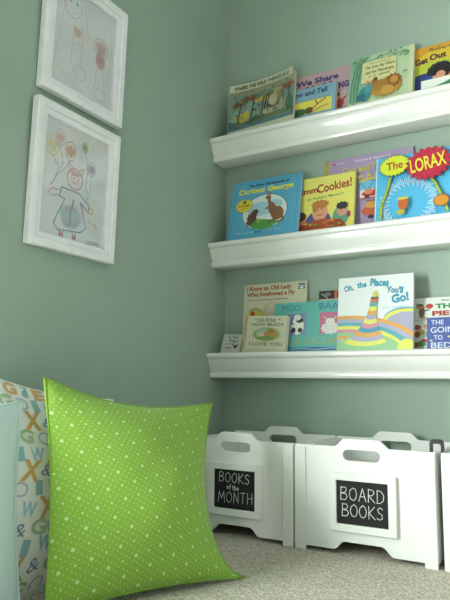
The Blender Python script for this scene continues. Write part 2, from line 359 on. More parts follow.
def d_cookies(a):
    a.rect(0, 0, 1, 1, '#d9d469'); a.rect(.02, .02, .98, .98, '#dfda70')
    a.text('Mmm,', .28, .745, .38, .14, '#9b3a2c', bold=.04, rot=3); a.text('Cookies!', .685, .79, .53, .17, '#9b3a2c', bold=.025, rot=5)
    a.text('by Robert Munsch', .55, .60, .56, .06, '#4f9160', bold=.02, rot=3)
    a.ell(.18, .16, .10, .17, '#c98f78'); a.ell(.17, .28, .10, .09, '#5a3a2c'); a.ell(.22, .06, .09, .08, '#b4514a')
    a.ell(.46, .14, .20, .22, '#4a5590'); a.ell(.48, .33, .12, .17, '#d99d7b'); a.ell(.48, .47, .135, .08, '#b87a3e', n=22, jag=.12); a.ell(.40, .40, .035, .07, '#b87a3e'); a.line([(.44, .36), (.455, .37)], .002, '#4a332a'); a.line([(.51, .37), (.525, .375)], .002, '#4a332a'); a.line([(.44, .28), (.48, .255), (.53, .285)], .002, '#8a3f38')
    a.ell(.80, .20, .12, .18, '#5a9a83'); a.ell(.82, .31, .08, .11, '#c9977c'); a.ell(.82, .39, .09, .07, '#3a3a40', n=18, jag=.1); a.ell(.92, .22, .03, .06, '#9c3e4e')
    a.ell(.53, .02, .36, .17, '#a5512f'); random.seed(5)
    for i in range(34): a.ell(.53 + random.uniform(-.31, .31), .03 + random.uniform(0, .13) , .03, .02, random.choice(('#c8703c', '#8c3a22', '#d49a4c', '#b03a2c', '#6f8a3a')), n=7)
book('picture_book', 2, -.745, .202, .196, .010, 1.616, 1.647, .022, '#dfda70', d_cookies, 'yellow picture book about cookies showing smiling children, half behind the sky-blue book', back='#c9c07a')
def d_cars(a):
    a.rect(0, 0, 1, 1, '#a995b8'); a.rect(0, 0, .045, 1, '#c9b23e')
    for i in range(26): a.line([(.004, .02 + i * .038), (.041, .035 + i * .038)], .0016, '#7a6420')
    a.ell(.115, .93, .018, .014, '#c23b3b'); a.text('a Golden Book', .19, .93, .10, .02, '#e4dcec'); a.text("Richard Scarry's", .56, .92, .40, .05, '#dcd3e6', bold=.03); a.text('Cars and Trucks', .50, .80, .56, .10, '#c9c069', bold=.03); a.text('from A to Z', .52, .68, .44, .08, '#c9c069', bold=.03)
    a.rect(.42, .46, .80, .60, '#6fb7d2'); a.line([(.42, .60), (.55, .63), (.80, .60)], .006, '#d2c84a'); a.line([(.42, .6), (.50, .46), (.58, .6), (.66, .46), (.74, .6), (.8, .48)], .002, '#3d7ea0')
    a.rect(.42, .35, .80, .47, '#dfe0e0'); a.ell(.58, .41, .14, .045, '#c0352f'); a.ell(.52, .44, .05, .04, '#d98a6a'); a.ell(.62, .46, .04, .04, '#c9503c'); a.ell(.70, .36, .03, .025, '#e9e5e0'); a.ell(.5, .36, .03, .025, '#333333'); a.line([(.42, .345), (.80, .345)], .003, '#b03a30')
    a.ell(.60, .16, .16, .08, '#c8623a', n=18, jag=.05); a.ell(.55, .24, .07, .05, '#d6a04a', n=14, jag=.1); a.ell(.66, .26, .06, .05, '#c0503a', n=14, jag=.1); a.ell(.54, .07, .03, .025, '#3a3550'); a.ell(.66, .07, .03, .025, '#3a3550'); a.line([(.5, .3), (.7, .3)], .003, '#8a5a3a')
book('picture_book', 2, -.646, .264, .247, .006, 1.649, 1.671, .036, '#a995b8', d_cars, 'tall lavender picture book with yellow spine and red vehicles', spine='#c9b23e')
def d_tuft(a):
    a.rect(0, 0, 1, 1, '#57b6e0')
    a.line([(0.006, 0), (0.006, 1)], .002, '#d8ecf4')
    for i in range(84):                                   # the rayed white halo
        t = 2 * math.pi * i / 84; c = (.45, .20); r0 = .27 + .03 * (i % 3); r1 = .37 + .05 * ((i * 7) % 4) / 3
        a.line([(c[0] + r0 * math.cos(t) * .95, c[1] + r0 * math.sin(t)), (c[0] + r1 * math.cos(t) * .95, c[1] + r1 * math.sin(t))], .0020, '#d3ecf6')
    for pts in ([(.09, 0), (.10, .2), (.17, .42), (.21, .62)], [(.95, .0), (.88, .22), (.80, .42), (.73, .55)]):
        a.line(pts, .0078, '#3c6a3a'); a.line(pts, .006, '#c2cf4a')
        for k in range(14):
            t = k / 13 * (len(pts) - 1.001); i = int(t); fr = t - i; x = pts[i][0] + fr * (pts[i + 1][0] - pts[i][0]); y = pts[i][1] + fr * (pts[i + 1][1] - pts[i][1])
            a.line([(x - .018, y), (x + .018, y + .008)], .0018, '#5a8a4a')
    a.ell(.265, .80, .205, .165, '#5a6a2c', n=44, jag=.09, rot=.1); a.ell(.265, .80, .195, .155, '#cfdc3c', n=44, jag=.08, rot=.1)
    a.text('The', .27, .80, .22, .13, '#a5402c', bold=.02, rot=5)
    a.ell(.715, .75, .29, .25, '#7a1f33', n=38, jag=.10, rot=.12); a.ell(.71, .75, .275, .24, '#c02c48', n=38, jag=.09, rot=.12)
    for i in range(22):
        t = 2 * math.pi * i / 22; a.line([(.715 + .2 * math.cos(t), .73 + .17 * math.sin(t)), (.715 + .26 * math.cos(t + .18), .73 + .21 * math.sin(t + .18))], .0012, '#8f1f38')
    a.text('LORAX', .71, .755, .46, .22, '#e6d94a', bold=.02, rot=8)
    # plain orange shrub and stone instead of the figure
    a.ell(.395, .17, .065, .10, '#c2652e', n=22, jag=.07); a.ell(.395, .25, .08, .02, '#d8c448', n=12, jag=.05); a.ell(.37, .04, .055, .04, '#b3a93a')
    a.ell(.88, .14, .10, .09, '#6a4a1c', n=22, jag=.06); a.ell(.88, .14, .09, .08, '#d08c30', n=22, jag=.06)
book('picture_book', 2, -.478, .205, .217, .018, 1.60, 1.64, .021, '#57b6e0', d_tuft, 'bright blue picture book with yellow and red tufted shapes, rightmost on the middle ledge', back='#4aa0c8')

# bottom ledge ----------------------------------------------
def d_lady(a):
    a.rect(0, 0, 1, 1, '#cfcdb2'); a.text('I Know an Old Lady', .40, .925, .72, .085, '#a8402f', bold=.035); a.text('Who Swallowed a Fly', .43, .835, .78, .085, '#a8402f', bold=.035); a.text('Colin and Jacqui Hawkins', .38, .755, .66, .032, '#5f5b50')
    a.rect(.87, .88, .97, .965, '#3c6f8c'); a.line([(.88, .93), (.96, .93)], .003, '#cfd8d6'); a.ell(.92, .90, .03, .015, '#dfe6e2')
    a.ell(.20, .50, .15, .13, '#d3bd57', n=24, jag=.03); a.ell(.15, .54, .04, .05, '#b8503c'); a.line([(.1, .6), (.2, .63), (.3, .58)], .004, '#6a9a8c'); a.ell(.12, .44, .04, .03, '#c9c6a0')
    a.ell(.45, .60, .12, .12, '#c4b49c', rot=.6); a.ell(.47, .60, .105, .10, '#d0c3ae', rot=.6); a.ell(.60, .52, .12, .08, '#c2c4b4'); a.ell(.60, .30, .35, .12, '#b4bca6'); a.ell(.3, .2, .25, .16, '#9ea9ac')
book('picture_book', 3, -.920, .213, .233, .008, 1.648, 1.668, .022, '#cfcdb2', d_lady, 'tall cream picture book with red title about an old lady')
def d_guess(a):
    a.rect(0, 0, 1, 1, '#ccccb2'); a.rect(.0, 0, .07, 1, '#c49f80'); a.line([(.07, 0), (.07, 1)], .001, '#a8a88c')
    a.text('GUESS', .53, .875, .42, .10, '#77745f', bold=.03, arc=.25); a.text('HOW MUCH', .55, .735, .72, .10, '#77745f', bold=.03); a.text('I LOVE YOU', .55, .15, .78, .10, '#77745f', bold=.03)
    a.ell(.55, .44, .33, .22, '#b4b894'); a.ell(.54, .44, .30, .20, '#8ea36a'); a.ell(.46, .48, .16, .13, '#9fb4a8'); a.ell(.64, .44, .15, .14, '#b58a4e'); a.ell(.66, .54, .07, .06, '#a3763f'); a.ell(.42, .42, .08, .08, '#c9c2a0'); a.ell(.53, .33, .2, .05, '#7b9558'); a.ell(.28, .90, .03, .02, '#8a8a6a'); a.ell(.82, .88, .03, .02, '#8a8a6a')
book('board_book', 3, -.889, .142, .121, .02, 1.59, 1.605, .018, '#c6c4ae', d_guess, 'small cream board book with an oval picture, before the tall cream book', board=True, roll=2.5)
def d_left(a):
    a.rect(0, 0, 1, 1, '#bfc6bd'); a.line([(.3, .85), (.4, .7), (.35, .6)], .003, '#3f6a86'); a.line([(.5, .88), (.6, .78), (.75, .84)], .003, '#3f6a86'); a.line([(.42, .55), (.55, .62), (.6, .48), (.75, .6)], .0035, '#4a7086'); a.line([(.6, .35), (.72, .15), (.82, .35), (.66, .25)], .004, '#3a3c48'); a.text('Art', .35, .16, .34, .16, '#b4574c', bold=.03); a.line([(.2, .38), (.55, .4)], .002, '#a05a50')
book('board_book', 3, -.970, .067, .073, .01, 1.60, 1.62, .018, '#bfc6bd', d_left, 'tiny grey-white book in the corner end of the bottom ledge', board=True, roll=4)
def d_moo(a):
    a.rect(0, 0, 1, 1, '#5fb1a8'); a.text('MOO,', .25, .87, .28, .15, '#2f6d9c', bold=-.004); a.text('BAA,', .76, .88, .28, .15, '#2f6d9c', bold=0.0); a.text('LA LA LA!', .55, .20, .66, .13, '#b0a94a', bold=-.004)
    a.rect(.18, .33, .44, .76, '#7f83b0'); a.ell(.33, .50, .09, .17, '#dfe0da', n=20, jag=.04); a.ell(.36, .62, .05, .05, '#2c2f36'); a.ell(.28, .42, .03, .06, '#2c2f36'); a.ell(.37, .42, .03, .05, '#2c2f36'); a.ell(.33, .68, .05, .06, '#d7d5cf'); a.line([(.2, .6), (.28, .55)], .003, '#3a3d44')
    a.rect(.63, .33, .90, .76, '#c26f92'); a.ell(.770, .44, .115, .12, '#d9dad2', n=22, jag=.08); a.ell(.770, .57, .06, .07, '#e2e2da', n=16, jag=.07); a.line([(.730, .62), (.690, .66)], .003, '#d9dad2'); a.line([(.810, .62), (.850, .66)], .003, '#d9dad2'); a.line([(.750, .55), (.755, .56)], .0015, '#4a4a4a'); a.line([(.790, .55), (.795, .56)], .0015, '#4a4a4a')
    a.rect(.2, 0, .97, .07, '#2f6f9a'); a.line([(.22, .03), (.4, .05), (.6, .02), (.8, .05), (.95, .03)], .002, '#9cc8d6')
book('board_book', 3, -.800, .232, .164, .02, 1.62, 1.64, .015, '#5fb1a8', d_moo, 'teal board book with a cow and a sheep in a pink square', board=True, back='#4a968e')
def d_black(a):
    a.rect(0, 0, 1, 1, '#2c2b2e'); a.rect(.36, .84, .66, 1, '#c2603f'); a.text('P', .5, .925, .14, .09, '#2b2324', bold=.05); a.line([(.06, .95), (.2, .88)], .004, '#8d8f92'); a.ell(.2, .94, .08, .03, '#77777a'); a.rect(.0, .83, 1, .86, '#b9b9b2')
book('picture_book', 3, -.668, .13, .197, .008, 1.645, 1.668, .016, '#2c2b2e', d_black, 'black book with an orange patch peeking out behind the teal board book')
def d_hills(a):
    a.rect(0, 0, 1, 1, '#dfe6e6')
    T = '#3f9bb8'
    for s_, u, v, w_, h_, r in (('Oh,', .14, .84, .13, .10, 12), ('the', .32, .885, .13, .085, 4), ('Places', .56, .90, .25, .105, -4), ("You'll", .76, .785, .22, .09, -6), ('Go!', .83, .67, .22, .12, 8)):
        a.text(s_, u, v, w_, h_, '#2b7f9c', rot=r, bold=.045); a.text(s_, u, v + .004, w_ * .99, h_, T, rot=r, bold=.025)
    a.text('DR. SEUSS', .76, .545, .30, .022, '#9fc4cf')
    cols = ['#d6a050', '#a3a6c0', '#57a3b0', '#d9dc5e', '#c98d9a', '#8cc08a', '#d6a050', '#a3a6c0', '#d9dc5e', '#c98d9a', '#8cc08a', '#d9dc5e']
    a.ell(.92, .40, .30, .14, '#57a3b0'); a.ell(.92, .38, .30, .14, '#d9dc5e'); a.ell(.94, .35, .28, .13, '#a3a6c0')
    # sweeping bands of colour
    for i, c in enumerate(cols): a.ell(.10, -.14, (1.12 - i * .085), (.60 - i * .047), c, n=40)
    a.ell(.40, .0, .44, .19, '#8cc08a'); a.ell(.92, -.02, .12, .14, '#d9dc5e')
    # plain striped cone
    N = 11; cc = ['#d9dc5e', '#a3a6c0', '#d6a050', '#3f93b0', '#c98d9a', '#d9dc5e', '#a3a6c0', '#d6a050', '#d9dc5e', '#57a3b0', '#c9784f']
    def hw(t): return .048 + .24 * (1 - t) ** 2.8
    for i in range(N):
        t0, t1 = i / N, (i + 1) / N; b0, b1 = .09 + .60 * t0, .09 + .60 * t1; c0, c1 = .38 + .12 * t0 ** .7, .38 + .12 * t1 ** .7
        pts = []
        for k in range(9): x = -1 + k / 4; pts.append((c0 + hw(t0) * x, b0 - .05 * (1 - t0) * (1 - x * x) - .008))
        for k in range(9): x = 1 - k / 4; pts.append((c1 + hw(t1) * x, b1 - .05 * (1 - t1) * (1 - x * x) - .008))
        a.poly(pts, cc[i])
    a.ell(.50, .685, .05, .018, '#6a4a3a'); a.ell(.505, .735, .03, .045, '#cbd24e')
book('picture_book', 3, -.588, .207, .222, .014, 1.59, 1.62, .016, '#dfe6e6', d_hills, 'large white picture book with a striped cone over rainbow hills, on the bottom ledge', back='#c9d0d0')
def d_pie(a):
    P0 = a.P
    a.rect(0, 0, 1, 1, '#dde3dd'); a.text('RICHARD SCARRY', .52, .935, .50, .035, '#55605c', bold=.02); a.text('THE GREAT', .50, .825, .58, .10, '#3d8a55', bold=.05); a.text('PIE ROBBERY', .56, .685, .76, .10, '#b03f3a', bold=.05)
    a.P = lambda u, v: P0(u * .5, v)
    a.ell(.16, .72, 0.030, .10, '#6f6a50', n=14, jag=.05); a.ell(.13, .82, 0.042, .04, '#c8836a'); a.ell(.12, .86, 0.036, .025, '#4e6b45'); a.line([(.2, .74), (.30, .76)], .004, '#7c7658'); a.ell(.31, .83, .035, .05, '#c0393a'); a.line([(.1, .62), (.26, .6)], .003, '#a3805a')
    a.line([(.02, .56), (.30, .57)], .0015, '#9aa39c'); a.ell(.08, .42, 0.036, .05, '#b0503e'); a.ell(.26, .43, 0.030, .05, '#c99a7a'); a.ell(.16, .32, 0.048, .05, '#c9b14a', n=12, jag=.1); a.ell(.08, .28, 0.030, .06, '#8c5a3a'); a.ell(.27, .28, 0.024, .06, '#7aa5b8'); a.ell(.14, .10, 0.060, .05, '#5d9a5a', n=12, jag=.15); a.ell(.22, .16, 0.030, .03, '#b8473e'); a.ell(.05, .08, 0.024, .05, '#a8503a')
book('picture_book', 3, -.392, .27, .158, .012, 1.63, 1.66, .014, '#dde3dd', d_pie, 'white picture book with green and red title, behind the navy board book')
def d_going(a):
    a.rect(0, 0, 1, 1, '#41569c'); a.line([(.01, .01), (.01, .99), (.99, .99), (.99, .01)], .0015, '#35488a')
    W = '#cfd8e6'
    a.text('THE', .16, .84, .20, .15, W, bold=.01); a.text('GOING', .29, .60, .48, .19, W, bold=.01, rot=2); a.text('TO', .17, .34, .14, .15, W, bold=.01); a.text('BED', .22, .09, .33, .18, W, bold=.01); a.text('BOOK', .62, .09, .36, .17, W, bold=.01)
    for u, v in ((.40, .90), (.50, .76), (.34, .36), (.06, .24), (.85, .8), (.8, .3)): a.ell(u, v, .025, .035, '#c8c08a', n=10, jag=.25)
    a.ell(.50, .34, .05, .03, '#dfe5ea'); a.ell(.9, .5, .08, .08, '#d9d9a8')
book('board_book', 3, -.346, .155, .096, .018, 1.592, 1.605, .014, '#41569c', d_going, 'navy-blue board book with white lettering and stars, rightmost on the bottom ledge', board=True)

# ------------------------------------------------------------------ crates
def arc_pts(cx, cy, r, a0, a1, n=6): return [(cx + r * math.cos(math.radians(a0 + (a1 - a0) * i / n)), cy + r * math.sin(math.radians(a0 + (a1 - a0) * i / n))) for i in range(n + 1)]
def panel_outline(hwid, ztop, zb, arch=True):
    def S(x0, z0, x1, z1, n=8):                           # smooth S between two levels
        return [(x0 + (x1 - x0) * i / n, z0 + (z1 - z0) * (3 * (i / n) ** 2 - 2 * (i / n) ** 3)) for i in range(n + 1)]
    o = [(-hwid, ztop)] + S(-.064, ztop, -.038, ztop + .018) + S(.038, ztop + .018, .064, ztop) + [(hwid, ztop), (hwid, zb)]
    if arch: o += S(.068, zb, .042, zb + .019) + S(-.042, zb + .019, -.068, zb)
    return o + [(-hwid, zb)]
def slot(zc, hw, hh):
    r = hh; return arc_pts(hw - r, zc, r, 90, -90, 8) + arc_pts(-hw + r, zc, r, -90, -270, 8)
STROKES = {
 'B': [[(0, 0), (.05, 1)], [(.02, 1), (.45, 1), (.55, .8), (.4, .58), (.05, .52)], [(.05, .52), (.5, .48), (.62, .25), (.45, .02), (0, 0)]],
 'O': [[(.35, 1), (.08, .8), (0, .45), (.12, .1), (.38, 0), (.6, .2), (.68, .55), (.55, .9), (.35, 1)]],
 'K': [[(.05, 0), (.05, 1)], [(.58, .98), (.08, .45), (.62, 0)]],
 'S': [[(.52, .88), (.3, 1), (.06, .82), (.2, .56), (.48, .42), (.5, .14), (.26, 0), (0, .12)]],
 'A': [[(0, 0), (.34, 1), (.64, 0)], [(.12, .36), (.52, .36)]],
 'R': [[(.03, 0), (.05, 1)], [(.03, 1), (.45, .96), (.56, .76), (.4, .55), (.06, .5), (.6, 0)]],
 'D': [[(.04, 0), (.04, 1), (.4, .92), (.62, .6), (.56, .2), (.3, 0), (0, 0)]],
 'M': [[(0, 0), (.12, 1), (.4, .35), (.68, 1), (.8, 0)]],
 'N': [[(.02, 0), (.06, 1), (.55, .04), (.6, 1)]],
 'T': [[(0, .97), (.64, 1)], [(.33, 1), (.3, 0)]],
 'H': [[(.02, 0), (.04, 1)], [(.56, 0), (.58, 1)], [(.04, .5), (.57, .54)]],
 'o': [[(.28, .6), (.05, .45), (.04, .12), (.28, 0), (.48, .2), (.46, .48), (.28, .6)]],
 'f': [[(.5, .95), (.3, 1), (.2, .8), (.2, -.1)], [(0, .5), (.42, .52)]],
 't': [[(.2, .95), (.2, .1), (.42, 0)], [(0, .6), (.42, .62)]],
 'h': [[(.02, 1), (.02, 0)], [(.02, .4), (.22, .58), (.42, .42), (.42, 0)]],
 'e': [[(.04, .3), (.44, .34), (.38, .56), (.16, .6), (.03, .3), (.16, .02), (.44, .08)]]}
def chalk(a, s, x, y, h, wd=.0016, sp=.22, slope=0.0):
    for ch in s:
        if ch == ' ': x += h * .35; continue
        st = STROKES[ch]; mx = max(p[0] for l in st for p in l)
        for l in st: a.line([(x + p[0] * h * .92, y + p[1] * h + random.uniform(-.0004, .0004)) for p in l], wd, M_CHALKW)
        x += (mx * .92 + sp) * h; y += slope * h
def crate(name, xc, label, words):
    root = empty(name, (xc, 1.35, ZF), label, 'storage crate', 'white panel crates lined up on the carpet')
    H = .160; T = .010; z = lambda v: v - ZF + 0.0
    def fn(y): return lambda a, b, d: (a, y + d, b)
    ztop, zb = z(-.1365), z(-.3625)
    MB().prism([panel_outline(H, ztop, zb), slot(z(-.1545), .043, .0122)], 0, T, fn(0)).build('front_panel', M_CRATE, root, bevel=.0014)
    MB().prism([panel_outline(H, ztop, zb), slot(z(-.1545), .043, .0122)], 0, T, fn(.278)).build('back_panel', M_CRATE, root, bevel=.0014)
    for s in (-1, 1):
        x0, x1 = sorted((s * H, s * (H - .012)))
        MB().box(x0, x1, T, .278, z(-.3625), z(-.141)).build('side_panel', M_CRATE, root, bevel=.0012)
        x0, x1 = sorted((s * H, s * (H - .027)))
        MB().box(x0, x1, -.006, 0, 0, z(-.1405)).build('corner_post', M_CRATE, root, bevel=.0014)
        MB().box(x0, x1, .288, .294, 0, z(-.1405)).build('corner_post', M_CRATE, root, bevel=.0014)
    MB().box(-H + .012, H - .012, T, .278, z(-.345), z(-.337)).build('base_panel', M_CRATE, root)
    zc = z(-.2565); q = .0765; r = .0635; qi = .0585; ri = .047; c0 = .002
    pl = MB().prism([[(c0 - q, zc - r), (c0 + q, zc - r), (c0 + q, zc + r), (c0 - q, zc + r)], [(c0 - qi, zc - ri), (c0 - qi, zc + ri), (c0 + qi, zc + ri), (c0 + qi, zc - ri)]], -.011, 0, fn(0)).build('plaque_frame', M_CRATE, root, bevel=.0015)
    a = Art(2 * qi, 2 * ri, 0.0); a.P = lambda u, v: (u, v)
    if words:
        for wd_ in words: chalk(a, *wd_)
    V, F, I, Ms = [], [], [], [M_CHALK]
    x0, x1, z0, z1 = c0 - qi - .001, c0 + qi + .001, zc - ri - .001, zc + ri + .001
    V += [(x, y, zz) for x in (x0, x1) for y in (-.005, 0) for zz in (z0, z1)]
    F += [(0, 1, 3, 2), (4, 6, 7, 5), (0, 4, 5, 1), (2, 3, 7, 6), (0, 2, 6, 4), (1, 5, 7, 3)]; I += [0] * 6
    a.mesh(lambda x, y, d: (c0 - qi + x, -.005 - d, zc - ri + y), V, F, I, Ms, off=.00001)
    cb = link_mesh('chalkboard', V, F, Ms, I, parent=pl); cb['label'] = 'black chalkboard panel with chalk lettering' if words else 'black chalkboard panel'
    return root
crate('storage_crate', -.770, 'white storage crate labelled BOOKS of the MONTH in chalk, beside the green pillow', [('BOOKS', .014, .064, .023, .0015, .2, -.02), ('of', .036, .047, .0115, .0014, .18), ('the', .052, .045, .0115, .0014, .18), ('MONTH', .012, .014, .025, .0013, .2, .02)])
crate('storage_crate', -.4455, 'white storage crate labelled BOARD BOOKS in chalk, middle of the row', [('BOARD', .009, .052, .027, .0017, .18, 0.0), ('BOOKS', .012, .017, .026, .0017, .16, .0)])
crate('storage_crate', -.113, 'white storage crate cut off by the right edge, past the black clip', None)
# black clip bridging two crates
def clip_mb():
    pts = [(-.0145, -.016)] + arc_pts(-.0055, .0055, .009, 180, 90, 6) + arc_pts(.0055, .0055, .009, 90, 0, 6) + [(.0145, -.016), (.009, -.016)] + arc_pts(.005, .0015, .004, 0, 90, 3) + arc_pts(-.005, .0015, .004, 90, 180, 3) + [(-.009, -.016)]
    return MB().prism([pts], -.005, .005, lambda a, b, d: (a, d, b))
c = clip_mb().build('black_clip', M_BLACK, bevel=.001); c.location = (-.2865, 1.376, -.1255)
tag(c, 'small black plastic clip arched over the top edges of two neighbouring white crates', 'clip')

# ------------------------------------------------------------------ framed drawings
def frame(yy, zb, h, label, draw):
    w = .268
    root = empty('framed_picture', (XL + .0005, yy, zb), label, 'picture frame', 'white framed drawings on the left wall')
    # local: x along the wall (+Y world), y out of the wall, z up; tilted out at the top
    tilt = math.atan2(.008, h)
    R = Matrix.Rotation(math.radians(90), 4, 'Z')          # x -> +Y world, y -> -X world
    root.rotation_euler = (R @ Matrix.Rotation(tilt, 4, 'X')).to_euler()
    D = .020; bw = .036
    # moulding with stepped profile: outer block, inner lip
    fn = lambda a, b, d: (a, -d, b)
    def ring(o, i): return [[(o, o), (w - o, o), (w - o, h - o), (o, h - o)], [(i, i), (i, h - i), (w - i, h - i), (w - i, i)]]
    fr = MB().prism(ring(0, .018), 0, D, fn).build('frame_moulding', M_FRAME, root, bevel=.003)
    MB().prism(ring(.018, .0315), 0, D - .0045, fn).build('inner_lip', M_FRAME, root, bevel=.0018)
    V, F, I, Ms = [], [], [], [M_PAPER]
    e = .0300
    n = 0; V += [(x, y, zz) for x in (e, w - e) for y in (-.006, -.004) for zz in (e, h - e)]
    F += [(0, 1, 3, 2), (4, 6, 7, 5), (0, 4, 5, 1), (2, 3, 7, 6), (0, 2, 6, 4), (1, 5, 7, 3)]; I += [0] * 6
    a = Art(w - 2 * e, h - 2 * e); draw(a)
    a.mesh(lambda x, y, d: (e + x, -.006 - d, e + y), V, F, I, Ms, off=.00004)
    link_mesh('drawing', V, F, Ms, I, parent=root)
    MB().box(e, w - e, -.0105, -.009, e, h - e).build('glass_pane', M_GLASS, root)
    MB().box(.004, w - .004, -.004, -.0005, .004, h - .004).build('backing_board', mat('#8a7a62', .8), root)
    return root
def circ(u, v, r, k=1.0, n=14, ph=0): return [(u + r * math.cos(2 * math.pi * i / n + ph), v + r * k * math.sin(2 * math.pi * i / n + ph)) for i in range(n)]
LW = .0011
def scribble(a, u, v, ru, rv, c, n=16, wd=.0012):
    pts = [(u + ru * (2 * i / n - 1), v + (rv if i % 2 else -rv) * math.sqrt(max(0.05, 1 - (2 * i / n - 1) ** 2))) for i in range(n + 1)]
    a.line(pts, wd, c)
def d_girl(a):
    for u, v, c, ru in ((.14, .77, '#cbd08c', .085), (.24, .86, '#d9a7ae', .07), (.40, .78, '#d98a6a', .08), (.62, .87, '#93c27e', .045), (.74, .70, '#b3a4cc', .06)):
        scribble(a, u, v, ru * .75, ru * .7, c, 12, .0011); a.line(circ(u, v, ru, 1.05), .0014, c, close=True)
    for p, c in (([(.15, .68), (.24, .60), (.20, .50), (.14, .42)], '#8fc0cc'), ([(.24, .79), (.30, .66), (.22, .52), (.16, .43)], '#8fc0cc'), ([(.40, .70), (.34, .62), (.2, .5)], '#8fc0cc'), ([(.63, .82), (.68, .66), (.66, .52), (.70, .40)], '#8fc0cc'), ([(.73, .64), (.74, .5), (.70, .4)], '#8fc0cc')): a.line(p, .0014, c)
    a.line(circ(.49, .55, .115, .80, 18), .0017, '#d0808a', close=True); scribble(a, .49, .60, .08, .02, '#dc9aa0', 12, .0013); a.line(circ(.49, .55, .06, .7, 12), .0011, '#dfa3a6', close=True); a.line(circ(.49, .54, .03, .8, 9), .001, '#d98f96', close=True)
    a.line([(.41, .62), (.37, .68), (.45, .65)], .0012, '#d98f96'); a.line([(.55, .64), (.61, .67), (.59, .60)], .0012, '#d98f96')
    B = '#5f9db2'
    a.line([(.30, .44), (.28, .36), (.36, .35), (.22, .12), (.28, .07), (.62, .10), (.70, .15), (.60, .36), (.72, .30), (.74, .36), (.56, .44), (.42, .44), (.30, .44)], .0020, B)
    scribble(a, .46, .21, .15, .10, '#b3d2dc', 22, .0022); a.line([(.49, .36), (.45, .24), (.46, .14)], .005, '#8fbcd4')
    a.line([(.28, .41), (.16, .40), (.12, .36), (.17, .34), (.28, .37)], .0013, '#d98f96'); a.line([(.72, .34), (.79, .34), (.78, .29), (.72, .30)], .0013, '#d98f96')
    for u in (.31, .36, .50, .55): a.line([(u, .09), (u + .005, 0.01)], .0016, '#d3877e')
    for u in (.335, .525): scribble(a, u, .04, .03, .02, '#dc9a90', 8, .0014)
    a.line([(.72, .22), (.74, .2), (.76, .24), (.80, .19), (.84, .22), (.86, .17), (.90, .2)], .0012, '#d9a06a'); a.line([(.78, .13), (.95, .12)], .0011, '#e0c49a')
    a.text('LOVE', .82, .035, .2, .035, '#c98a7a', rot=4, bold=0)
frame(.845, .290, .326, 'white framed crayon drawing of a girl in blue holding balloons, lower of two', d_girl)
def d_two(a):
    P = '#cba0b4'
    a.line([(.04, .12), (.10, .40), (.14, .70), (.22, .95), (.34, 1.0), (.46, .90), (.52, .70), (.56, .60), (.50, .58)], .0012, '#d8b9a6'); a.line(circ(.28, .84, .14, .95, 18), .0012, P, close=True)
    for u in (.24, .34): a.ell(u, .865, .016, .016, '#6f9fc9')
    a.line([(.25, .78), (.30, .75), (.35, .79)], .0011, P)
    for p in ([(.32, .70), (.30, .40), (.30, .28)], [(.42, .70), (.46, .50), (.44, .32)], [(.32, .64), (.44, .62)], [(.32, .56), (.45, .56)], [(.33, .48), (.44, .5)]): a.line(p, .0012, '#dfb49c')
    scribble(a, .37, .60, .05, .04, '#e3bba0', 10); a.line(circ(.44, .22, .10, .7, 12), .0011, '#b9a4b4', close=True)
    a.line(circ(.76, .60, .12, .8, 14), .0013, '#c98a94', close=True); scribble(a, .76, .60, .09, .07, '#d39aa2', 14, .0013); scribble(a, .76, .46, .08, .08, '#cf929c', 14, .0015)
    a.line([(.70, .38), (.70, .20), (.66, .15)], .0011, '#cba6ae'); a.line([(.82, .38), (.84, .20), (.88, .16)], .0011, '#cba6ae'); a.line(circ(.78, .12, .09, .7, 12), .0011, '#cba6ae', close=True)
    a.line([(.92, .9), (.94, .5), (.93, .1)], .0013, '#e2d3a8'); a.line([(.10, .16), (.30, .10), (.55, .02)], .0011, '#d9cfa6'); a.line([(.1, .5), (.16, .42), (.12, .3)], .001, '#d9bcc4')
frame(.856, .644, .312, 'white framed crayon drawing of two figures, upper of two and cut off at the top', d_two)

# ------------------------------------------------------------------ pillows
def surf(BL, BR, TR, TL, T, pinch, sag=0.0, seed=1, wr=.006, rp=0.0):
    BL, BR, TR, TL = map(Vector, (BL, BR, TR, TL)); n = ((BR - BL).cross(TL - BL)).normalized()
    rnd = random.Random(seed); ph = [rnd.uniform(0, 6.28) for _ in range(8)]
    up = ((TL - BL) + (TR - BR)).normalized()
    def f(u, v, side, off=0.0):
        uu = .5 + (u - .5) * (1 - pinch * math.sin(math.pi * v)) - rp * u ** 3 * math.sin(math.pi * v ** .62) ** .8; vv = .5 + (v - .5) * (1 - pinch * math.sin(math.pi * u))
        p = BL * (1 - uu) * (1 - vv) + BR * uu * (1 - vv) + TR * uu * vv + TL * (1 - uu) * vv
        su, sv = max(0, math.sin(math.pi * u)), max(0, math.sin(math.pi * v))
        b = (su * sv) ** .6 * (1.0 + .18 * (0.5 - v))
        w_ = wr * (su * sv) ** .5 * (math.sin(7 * u + 5 * v + ph[0]) * .5 + math.sin(11 * v - 6 * u + ph[1]) * .35 + math.sin(17 * u + ph[2]) * math.sin(13 * v + ph[3]) * .3)
        p = p + n * (side * T * b + w_ + side * off)
        # extra puckers running into the four corners
        for cu, cv in ((0, 0), (1, 0), (1, 1), (0, 1)):
            d = math.hypot(u - cu, v - cv)
            if d < .35: p = p + n * side * .006 * (1 - d / .35) * math.sin(9 * math.atan2(abs(v - cv), abs(u - cu)) * 2 + ph[4]) * min(1, d * 12) * (su * sv) ** .3
        return p - up * sag * max(0, math.sin(math.pi * u ** .85)) * v ** 3
    return f
